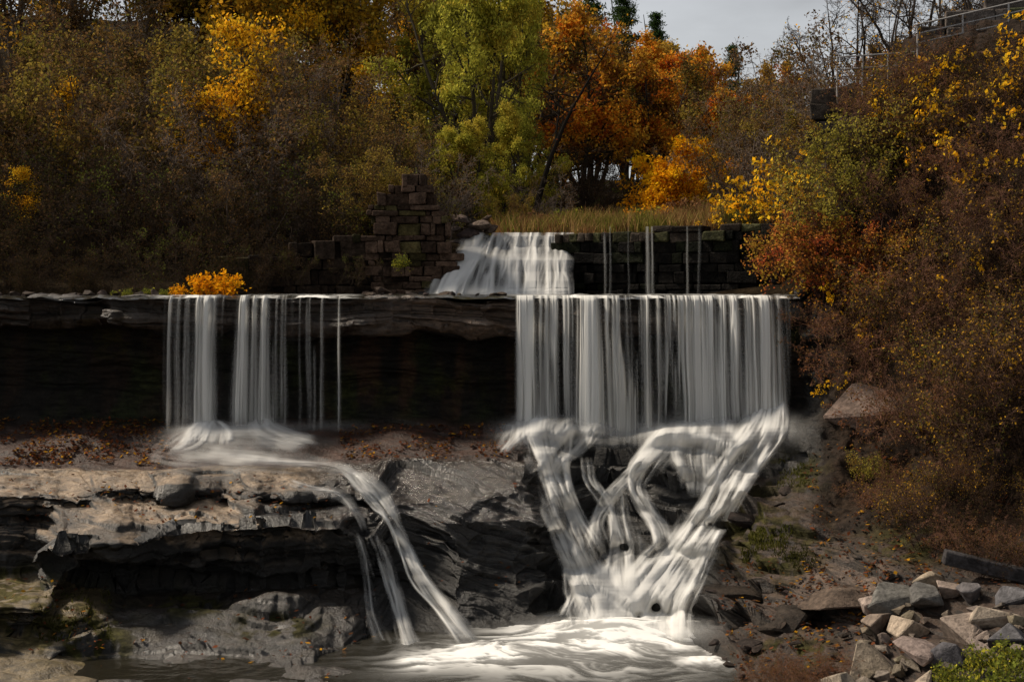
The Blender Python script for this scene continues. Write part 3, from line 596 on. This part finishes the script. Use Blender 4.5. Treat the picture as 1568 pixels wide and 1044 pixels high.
at('willow_tree',will,735,48,rz=.3,s=(.95,.95,1.1));at('willow_tree',will,680,54,rz=2.3,s=1.05);at('willow_tree',will,770,52,rz=1.2,s=(.8,.8,1.1))
at('willow_tree',will,800,46,rz=4.1,s=(.5,.5,.5));at('willow_tree',will,720,45,rz=5.1,s=(.5,.5,.42))
yt=plant(21,H=7,tr=.09,stems=2,lean=.1,n1=16,n2=10,n3=3,l1=.3,nl=2900,ls=.145,pal=YELLOW,t0=.35,hang=.8,jit=.18,gap=.42,clump=1.0)
at('yellow_aspen_tree',yt,356,41,rz=1,s=(1.0,1.0,.92));at('yellow_aspen_tree',yt,318,40,rz=4.4,s=(.8,.8,.62));at('yellow_aspen_tree',yt,385,40.5,rz=3,s=(.6,.6,.7))
at('yellow_aspen_tree',yt,520,56,rz=2,s=1.0);at('yellow_aspen_tree',yt,100,44,rz=3,s=(.5,.5,.55));at('yellow_aspen_tree',yt,420,60,rz=4,s=1.1);at('yellow_aspen_tree',yt,640,60,rz=5,s=1.0);at('yellow_aspen_tree',yt,560,50,rz=1,s=.7);at('yellow_aspen_tree',yt,30,38,rz=2,s=.35);at('yellow_aspen_tree',yt,475,52,rz=5,s=.9)
op=plant(22,H=8.5,tr=.16,lean=.2,n1=22,n2=12,n3=3,l1=.42,nl=17000,ls=.16,pal=ORANGE,jit=.17,bark=(.03,.025,.02),gap=.4)
at('maple_tree',op,885,57,rz=.5,s=1.0);at('maple_tree',op,1000,60,rz=2.5,s=.85);at('maple_tree',op,1070,66,rz=4,s=.8)
os_=plant(23,H=3.2,tr=.05,stems=4,lean=.5,n1=14,n2=9,n3=3,l1=.5,nl=8000,ls=.13,pal=[(.84,.50,.015),(.84,.42,.012),(.76,.34,.012)],jit=.1,trop=.02,gap=.4)
at('orange_maple_shrub',os_,1045,45,rz=0,s=(1.1,1,.9));at('orange_maple_shrub',os_,1100,47,rz=2,s=.8);at('orange_maple_shrub',os_,1010,44,rz=4,s=(.7,.7,.6))
lt=plant(24,H=7,tr=.14,lean=.0,n1=9,n2=7,n3=3,l1=.4,nl=300,ls=.12,pal=RUST,bark=(.02,.017,.014),t0=.4)
o=mkobj('leaning_tree',lt,(*xy(812,45),float(G(*xy(812,45)))),0,1);o.rotation_euler=(0,0.28,0)
def pine(seed,H=11):
    r=np.random.RandomState(seed);Vs=[];Qs=[];Cs=[];M=[];o=0
    P0=grow(r,np.zeros((1,3)),np.array([[0,0,1.]]),np.array([H]),10,.02,.1);V,Q=tube(P0,np.array([.2]),np.array([.02]),6)
    Vs.append(V);Qs.append(Q);Cs.append(np.tile([.04,.03,.02],(len(V),1)));M.append(np.zeros(len(Q)));o=len(V)
    nb=170;t=r.uniform(.15,1,nb);p=np.stack([0*t,0*t,t*H],1);a=r.uniform(0,6.28,nb);d=np.stack([np.cos(a),np.sin(a),0.15+0*a],1);L=(1.05-t)*H*.28*r.uniform(.7,1.15,nb)
    B=grow(r,p,d,L,5,.06,-.02);V,Q=tube(B,np.full(nb,.03),np.full(nb,.008),3);Vs.append(V);Qs.append(Q+o);Cs.append(np.tile([.04,.03,.02],(len(V),1)));M.append(np.zeros(len(Q)));o+=len(V)
    nl=14000;b=r.randint(0,nb,nl);tq=r.uniform(.1,1,nl)*5;i=np.minimum(tq.astype(int),4);g=(tq-i)[:,None];pos=B[b,i]*(1-g)+B[b,i+1]*g+r.normal(size=(nl,3))*np.array([.18,.18,.09])
    V,Q,C=leaves(r,pos,.22,[(.03,.06,.018),(.05,.085,.025),(.07,.10,.03)],.7,seed,0,.25);Vs.append(V);Qs.append(Q+o);Cs.append(C);M.append(np.ones(len(Q)))
    return mkmesh('pine',np.concatenate(Vs),np.concatenate(Qs),np.concatenate(Cs),[M_BARK,M_LEAF],np.concatenate(M),False)
pm=pine(30)
at('pine_tree',pm,955,95,rz=0,s=1.2);at('pine_tree',pm,1005,97,rz=1,s=1.05);at('pine_tree',pm,905,92,rz=2,s=1.2);at('pine_tree',pm,1122,92,rz=3,s=.85)
bt=plant(31,H=6.5,tr=.13,stems=3,lean=.28,n1=12,n2=10,n3=6,l1=.5,nl=260,ls=.1,pal=YELLOW,bark=(.06,.048,.04),twr=.010,t0=.25,wig=.16)
for px,D,s,rz in ((1300,45,.85,0),(1345,50,.95,2),(1240,52,.7,4),(1400,44,.8,1),(1450,48,.9,3),(1500,42,.7,5),(1190,60,.75,1.5),(1560,45,.8,.5)):
    at('bare_tree',bt,px,D,rz=rz,s=s)
sb=[plant(40,H=4.2,tr=.035,stems=10,lean=.5,n1=11,n2=8,n3=4,l1=.42,nl=5500,ls=.09,pal=MX[:3]+BROWN,jit=.1,bark=(.11,.082,.062),twr=.006,base_r=.35,t0=.1,trop=.02,trop2=-.01),
    plant(41,H=4.2,tr=.035,stems=11,lean=.55,n1=12,n2=8,n3=4,l1=.42,nl=2600,ls=.08,pal=BROWN,jit=.1,bark=(.13,.10,.08),twr=.0065,base_r=.35,t0=.1,trop=.0,trop2=-.02),
    plant(42,H=4.2,tr=.035,stems=9,lean=.5,n1=11,n2=8,n3=3,l1=.42,nl=9500,ls=.10,pal=OLIVE+[(.16,.09,.03)],jit=.13,bark=(.07,.055,.04),base_r=.35,t0=.1,trop=.02,trop2=-.01),
    plant(43,H=4.2,tr=.035,stems=10,lean=.5,n1=11,n2=8,n3=4,l1=.42,nl=3600,ls=.09,pal=DKB,jit=.1,bark=(.035,.025,.018),twr=.006,base_r=.35,t0=.1,trop=.02,trop2=-.01),  # this and the next shrub: left-bank shade put into bark and leaf colour
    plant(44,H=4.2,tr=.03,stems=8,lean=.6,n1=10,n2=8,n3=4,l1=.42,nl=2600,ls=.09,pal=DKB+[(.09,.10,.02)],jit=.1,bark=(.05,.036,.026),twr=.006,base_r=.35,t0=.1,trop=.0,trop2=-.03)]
r=np.random.RandomState(8)
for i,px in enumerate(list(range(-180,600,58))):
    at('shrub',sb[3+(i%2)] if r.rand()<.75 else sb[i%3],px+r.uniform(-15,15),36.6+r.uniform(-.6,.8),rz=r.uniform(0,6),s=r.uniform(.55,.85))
for i,px in enumerate(list(range(-200,690,72))):
    at('shrub',sb[(i+1)%3] if px>60 else sb[(0,4,1)[i%3]],px+r.uniform(-15,15),40.5+r.uniform(-1,1),rz=r.uniform(0,6),s=r.uniform(.9,1.2)*(0.7 if px>540 else 1))
for i,px in enumerate(list(range(-200,660,90))):
    at('shrub',sb[2 if r.rand()<.6 else 0],px+r.uniform(-15,15),46+r.uniform(-1.5,1.5),rz=r.uniform(0,6),s=r.uniform(1.1,1.45)*(0.65 if px>540 else 1))
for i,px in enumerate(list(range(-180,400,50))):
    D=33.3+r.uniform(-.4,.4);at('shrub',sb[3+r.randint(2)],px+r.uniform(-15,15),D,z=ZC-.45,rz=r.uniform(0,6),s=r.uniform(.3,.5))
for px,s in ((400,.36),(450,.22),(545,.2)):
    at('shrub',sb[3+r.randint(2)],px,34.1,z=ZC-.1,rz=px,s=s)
for px,s in ((600,.45),(560,.55),(640,.3)):
    at('shrub',sb[r.randint(3)],px,36.2,z=ZC+1.1,rz=px,s=s)
for px,D,s,k in ((850,44,.55,1),(885,46,.6,4),(940,50,.6,3),(1140,42,.8,0),(1180,40,.9,1),(1215,37,.8,1),(1240,36,.7,2),(1160,46,1,2),(1230,42,1.1,0),(1090,52,.8,0),(870,52,.8,3),(905,54,.8,3),(775,43,.35,2),(1270,38,.8,1)):
    at('shrub',sb[k],px,D,rz=px*.7,s=s)
def tuft_mesh(name,pos,h,w,pal,seed,fl=None):
    r=np.random.RandomState(seed);N=len(pos);a=r.uniform(0,6.28,N);ln=r.normal(size=(N,2))*.3;hh=(h*r.uniform(.4,1.3,N))*(.5+fbm(pos[:,0]*1.3,pos[:,1]*1.3,0,2,seed+4));hh=hh[:,None]
    dx=np.stack([np.cos(a),np.sin(a),0*a],1)*w;tip=np.concatenate([ln*hh,hh],1);mid=np.concatenate([ln*hh*.35,hh*.55],1)
    V=np.stack([pos-dx,pos+dx,pos+mid+dx*.8,pos+mid-dx*.8,pos+tip+dx*.15,pos+tip-dx*.15],1).reshape(-1,3)
    b=np.arange(N)[:,None]*6;Q=np.concatenate([b+np.array([0,1,2,3]),b+np.array([3,2,4,5])])
    pal=np.array(pal);t=np.clip((fbm(pos[:,0]*.8,pos[:,1]*.8,0,2,seed)-.5)*2.4+.5+r.normal(size=N)*.15,0,.999);c=pal[(t*len(pal)).astype(int)]*r.uniform(.5,1.3,(N,1));return mkobj(name,mkmesh(name,V,Q,np.repeat(c,6,0),[M_LEAF],smooth=False))
N=26000;D=r.uniform(37.0,46,N);px=r.uniform(755,1190,N);x=(px-784)/F*D;pos=np.stack([x,D,G(x,D)-.05],1);pos=pos[fbm(x*.9,D*.9,0,3,3)>.42]
tuft_mesh('riverside_grass',pos,.55,.012,[(.16,.15,.03),(.34,.22,.08),(.22,.10,.045),(.38,.25,.10),(.28,.17,.06),(.20,.16,.04)],50)
lp_=plant(51,H=.8,tr=.008,stems=14,lean=.6,n1=5,n2=4,l1=.5,nl=900,ls=.07,pal=[(.28,.29,.03),(.42,.37,.04),(.16,.18,.03)],jit=.05,twr=.003,base_r=.15,t0=.1)
ly=plant(52,H=.8,tr=.008,stems=12,lean=.7,n1=5,n2=4,l1=.5,nl=520,ls=.10,pal=[(.85,.42,.012),(.8,.32,.01),(.75,.46,.02)],jit=.06,twr=.003,base_r=.15,t0=.2,bark=(.03,.02,.015))
lr=plant(53,H=.9,tr=.008,stems=14,lean=.6,n1=5,n2=4,l1=.5,nl=800,ls=.07,pal=[(.20,.10,.05),(.30,.16,.07),(.14,.07,.035)],jit=.05,twr=.004,base_r=.15,t0=.1,bark=(.14,.08,.05))
for px,D,s,m_ in ((985,41,1,lp_),(960,39,.6,lp_),(840,40,.8,lp_),(800,38.5,.5,lp_),(1010,42,.9,ly),(975,43,.9,ly),(930,42,.7,lr),(1060,39,.5,lp_),(890,41,.8,lr),(770,39,.6,lp_),(860,42,1.1,lp_),(905,39,.7,lr),(1030,40,.7,lr),(820,41,.9,lr),(1090,40,.8,lr),(1120,38,.8,lp_),(1000,38.5,.5,lp_),(945,38,.6,lr),(870,38.5,.6,lp_),(1045,42,1,lr)):
    at('low_bush' if m_ is not ly else 'yellow_bush',m_,px,D,rz=px,s=s)
for px,s in ((310,.8),(345,.85),(270,.45),(328,.9)):
    at('orange_sapling',ly,px,31.6,z=ZC-.38,rz=px,s=(s,s,s*.75))
for px,s in ((195,.3),(225,.32),(250,.3),(175,.25)):
    at('green_weed',lp_,px,31.2,z=ZC-.4,rz=px,s=s)
at('green_weed',lp_,615,34.2,z=ZC+.25,rz=1,s=.5)
bb=[plant(60,H=1.9,tr=.014,stems=16,lean=.8,n1=9,n2=7,n3=3,l1=.5,nl=1700,ls=.06,pal=BROWN+[(.22,.085,.03)],jit=.06,bark=(.13,.066,.043),twr=.0035,base_r=.35,t0=.1,trop=-.03,trop2=-.04),
    plant(61,H=1.9,tr=.014,stems=16,lean=.8,n1=9,n2=7,n3=3,l1=.5,nl=1700,ls=.065,pal=MX,jit=.06,bark=(.085,.05,.035),twr=.0035,base_r=.35,t0=.1,trop=-.02,trop2=-.04),
    plant(62,H=1.7,tr=.012,stems=14,lean=.7,n1=9,n2=7,n3=2,l1=.5,nl=3400,ls=.08,pal=[(.18,.16,.03),(.28,.24,.04),(.38,.30,.05),(.24,.13,.03)],jit=.08,bark=(.06,.04,.03),base_r=.3,t0=.1,trop=-.01),
    plant(63,H=1.7,tr=.012,stems=14,lean=.7,n1=9,n2=7,n3=2,l1=.5,nl=3600,ls=.08,pal=[(.44,.10,.035),(.56,.20,.04),(.30,.12,.03),(.48,.30,.04)],jit=.08,bark=(.06,.03,.025),base_r=.3,t0=.1,trop=-.01),
    plant(64,H=2.2,tr=.016,stems=6,lean=.6,n1=7,n2=5,n3=2,l1=.5,nl=460,ls=.13,pal=[(.84,.46,.015),(.88,.56,.03),(.80,.38,.012)],jit=.05,hang=.7,bark=(.04,.028,.02),base_r=.1,t0=.3,trop=.0),
    plant(65,H=1.9,tr=.016,stems=14,lean=.8,n1=9,n2=7,n3=3,l1=.5,nl=1300,ls=.06,pal=DKB,jit=.06,bark=(.035,.022,.016),twr=.0035,base_r=.35,t0=.1,trop=-.02,trop2=-.04)]
def onbank(name,m,px,py,s,rz):
    D=float(probe(Dm,px,py));p=PW(px,py,D+.1);mkobj(name,m,tuple(p),rz,s)
r=np.random.RandomState(14)
for py in range(90,900,46):
    for px in range(1215,1660,52):
        x_=px+r.uniform(-22,22);y_=py+r.uniform(-20,20)
        left=np.interp(y_,[80,130,200,300,450,560,680,760,860],[1560,1420,1290,1240,1232,1270,1380,1290,1420])
        if x_<left:continue
        if 1240<x_<1400 and 600<y_<730:continue
        k=r.choice([0,0,1,1,5,5])
        if math.hypot(x_-1290,(y_-310))<65:k=2 if r.rand()<.7 else 1
        if 1225<x_<1370 and 360<y_<510:k=3 if r.rand()<.7 else 1
        if 1280<x_<1420 and 700<y_<840:k=2 if r.rand()<.15 else r.choice([0,1])
        onbank('bramble',bb[k],x_,y_,r.uniform(.55,.95)*(1 if y_<700 else .6)*(1 if y_>140 else .6),r.uniform(0,6))
for px,py,s in ((1250,330,.9),(1190,345,.6),(1440,130,.7),(1500,200,.9),(1555,120,.8),(1400,200,.8),(1470,260,.7),(1550,300,.8),(1300,470,.6),(1350,520,.5),(1280,600,.35),(1520,420,.5),(1460,480,.5),(1380,250,.8),(1500,120,.7),(1530,230,.8),(1420,170,.8)):
    onbank('yellow_leaf_sapling',bb[4],px,py+25,s,px)
for px,D,s in ((1170,35.5,.75),(1215,34,.7),(1120,37,.6),(1140,36.5,.9),(1190,36.5,1.05),(1100,36.8,.45),(1160,36.8,1.2),(1225,35,1.1)):
    at('yellow_leaf_sapling',bb[4],px,D,rz=px,s=s)
for px,py,s in ((1450,1060,.7),(1500,1040,.8),(1550,1050,1.0),(1480,1080,.8),(1540,1090,1.1)):
    D=float(probe(Ds,px,py))-.5;mkobj('green_weed',lp_,tuple(PW(px,py,D)),px,s*.75)
for px,py,s in ((1190,1050,.4),(1240,1060,.4),(1150,1060,.35),(1215,1040,.4),(1270,1030,.35)):
    D=float(probe(Ds,px,py))-.1;mkobj('dead_twigs',bb[0],tuple(PW(px,py,D)),px,s*.7)
def scatter(n,boxes,seed):
    r=np.random.RandomState(seed);A=[]
    for (a,b,c,d_,w) in boxes:
        k=int(n*w);A.append(np.stack([r.uniform(a,b,k),r.uniform(c,d_,k)],1))
    A=np.concatenate(A);Dd=probe(Dm,A[:,0],A[:,1]);return PW(A[:,0],A[:,1],Dd),A
pos,_=scatter(6000,[(1135,1175,785,860,.22),(1175,1250,800,870,.18),(1190,1250,700,745,.08),(60,170,900,980,.10)],70)
keep=fbm(pos[:,0]*3,pos[:,1]*3,pos[:,2]*3,2,71)>.5
tuft_mesh('moss_tufts',pos[keep]-np.array([0,0,.025]),.06,.008,[(.05,.05,.01),(.10,.095,.018),(.07,.075,.012)],72)
pos,A=scatter(7500,[(0,260,645,712,.30),(520,790,650,702,.18),(0,540,716,800,.05),(150,600,880,1040,.03),(1100,1420,860,1040,.16),(1230,1560,680,900,.16),(0,150,880,1000,.02),(0,250,640,660,.05),(600,860,740,900,.008)],75)
rr=np.random.RandomState(3);keep=fbm(pos[:,0]*2,pos[:,1]*2,0,3,77)>.42;pos=pos[keep]
Nn=len(pos);a=unit(np.concatenate([rr.normal(size=(Nn,2)),rr.normal(size=(Nn,1))*.35],1));b=unit(np.cross(a,np.array([0,0,1.])+rr.normal(size=(Nn,3))*.3));s=.045*rr.uniform(.4,1.3,(Nn,1));pos=pos+np.array([0,-.02,.02])
V=np.stack([pos-a*s,pos+b*s*.6,pos+a*s,pos-b*s*.6],1).reshape(-1,3)
pal=np.array([(.22,.07,.03),(.13,.05,.025),(.30,.13,.03),(.09,.04,.02),(.17,.06,.03),(.09,.045,.025),(.5,.25,.02)]);c=pal[np.minimum(rr.randint(0,40,Nn)//6,6)]
mkobj('fallen_leaves',mkmesh('fallen_leaves',V,np.arange(Nn*4).reshape(-1,4),np.repeat(c*rr.uniform(.5,1.2,(Nn,1)),4,0),[M_LEAF],smooth=False))
# ---------------------------------------------------------------- ruin + railing (top right)
def zpx(py,D):return ZC-(py-HOR)/F*D
wall('stone_ruin',xy(1412,34.9),xy(1640,34.1),zpx(120,35),lambda t:zpx(18,35)+0.3*t-0.5*(t<.12),.36,.8,.9,(0.085,0.07,0.06),15)
wall('stone_ruin',xy(1254,34.5),xy(1310,34.3),zpx(230,34.4),lambda t:zpx(138,34.4)+.2*t,.3,.5,.7,(0.06,0.048,0.038),16)
def rod(a,b,rd):
    P_=np.array([[a,b]],float);P_=np.stack([P_[:,0],(P_[:,0]+P_[:,1])/2,P_[:,1]],1);return tube(P_,np.array([rd]),np.array([rd]),6)
Vs=[];Qs=[];o=0
A=PR(1282,0,33.4);B=PR(1400,0,33.4);zA=[zpx(88,33.4),zpx(107,33.4)];zB=[zpx(80,33.4),zpx(99,33.4)]
segs=[((A[0],33.4,z1),(B[0],33.4,z2),.02) for z1,z2 in zip(zA,zB)]
for f in (0,.33,.66,1):
    x=A[0]+(B[0]-A[0])*f;segs.append(((x,33.4,zpx(150,33.4)),(x,33.4,zA[0]+(zB[0]-zA[0])*f),.022))
C_=PR(1405,0,33.2);E=PR(1640,0,32.4)
for k,(ya,yb) in enumerate(((38,-2),(52,14),(66,30))):segs.append(((C_[0],33.2,zpx(ya,33.2)),(E[0],32.4,zpx(yb-14,32.4)),.02))
for f in (0,.3,.6,.9):
    x=C_[0]+(E[0]-C_[0])*f;segs.append(((x,33.2-f*.8,zpx(110,33)),(x,33.2-f*.8,zpx(38-54*f,33.2-f*.8)),.022))
for s_ in segs:
    v,q=rod(*s_);Vs.append(v);Qs.append(q+o);o+=len(v)
mkobj('metal_railing',mkmesh('metal_railing',np.concatenate(Vs),np.concatenate(Qs),None,[plain('weathered_steel',(.30,.285,.27),.5,.1)]))
# ---------------------------------------------------------------- light
SE=math.radians(46);AZ=math.radians(-72)
w=bpy.data.worlds.new('World');bpy.context.scene.world=w;w.use_nodes=True;N=w.node_tree.nodes;L=w.node_tree.links;N.clear()
sk=N.new('ShaderNodeTexSky');sk.sky_type='NISHITA';sk.sun_disc=False;sk.sun_elevation=SE;sk.sun_rotation=AZ
hs=N.new('ShaderNodeHueSaturation');hs.inputs['Saturation'].default_value=0.18;L.new(sk.outputs[0],hs.inputs['Color'])
tc=N.new('ShaderNodeTexCoord');mp=N.new('ShaderNodeMapping');mp.inputs['Scale'].default_value=(2,2,6);L.new(tc.outputs['Generated'],mp.inputs[0])
nn=N.new('ShaderNodeTexNoise');nn.inputs['Scale'].default_value=2.5;nn.inputs['Detail'].default_value=5;L.new(mp.outputs[0],nn.inputs['Vector'])
mr=N.new('ShaderNodeMapRange');mr.inputs[1].default_value=.3;mr.inputs[2].default_value=.7;mr.inputs[3].default_value=.72;mr.inputs[4].default_value=1.15;L.new(nn.outputs[0],mr.inputs[0])
vm=N.new('ShaderNodeVectorMath');vm.operation='SCALE';L.new(hs.outputs[0],vm.inputs[0]);L.new(mr.outputs[0],vm.inputs['Scale'])
bg=N.new('ShaderNodeBackground');bg.inputs['Strength'].default_value=0.115;L.new(vm.outputs[0],bg.inputs['Color'])
ow=N.new('ShaderNodeOutputWorld');L.new(bg.outputs[0],ow.inputs[0])
sl=bpy.data.lights.new('sun','SUN');sl.energy=5.0;sl.angle=math.radians(8);sl.color=(1,.88,.72)
so=bpy.data.objects.new('sun',sl);bpy.context.scene.collection.objects.link(so)
from mathutils import Vector
dv=Vector((math.sin(AZ)*math.cos(SE),math.cos(AZ)*math.cos(SE),math.sin(SE)))
so.rotation_euler=(-dv).to_track_quat('-Z','Y').to_euler();so.location=(0,0,40)
cam=bpy.data.cameras.new('camera');co=bpy.data.objects.new('camera',cam);bpy.context.scene.collection.objects.link(co)
cam.lens=50;cam.sensor_width=36;cam.shift_y=-92/1568;cam.clip_end=2000
co.location=(0,0,ZC);co.rotation_euler=(math.radians(90),0,0);bpy.context.scene.camera=co
sc=bpy.context.scene;sc.view_settings.view_transform='Standard';sc.view_settings.look='None';sc.view_settings.exposure=0
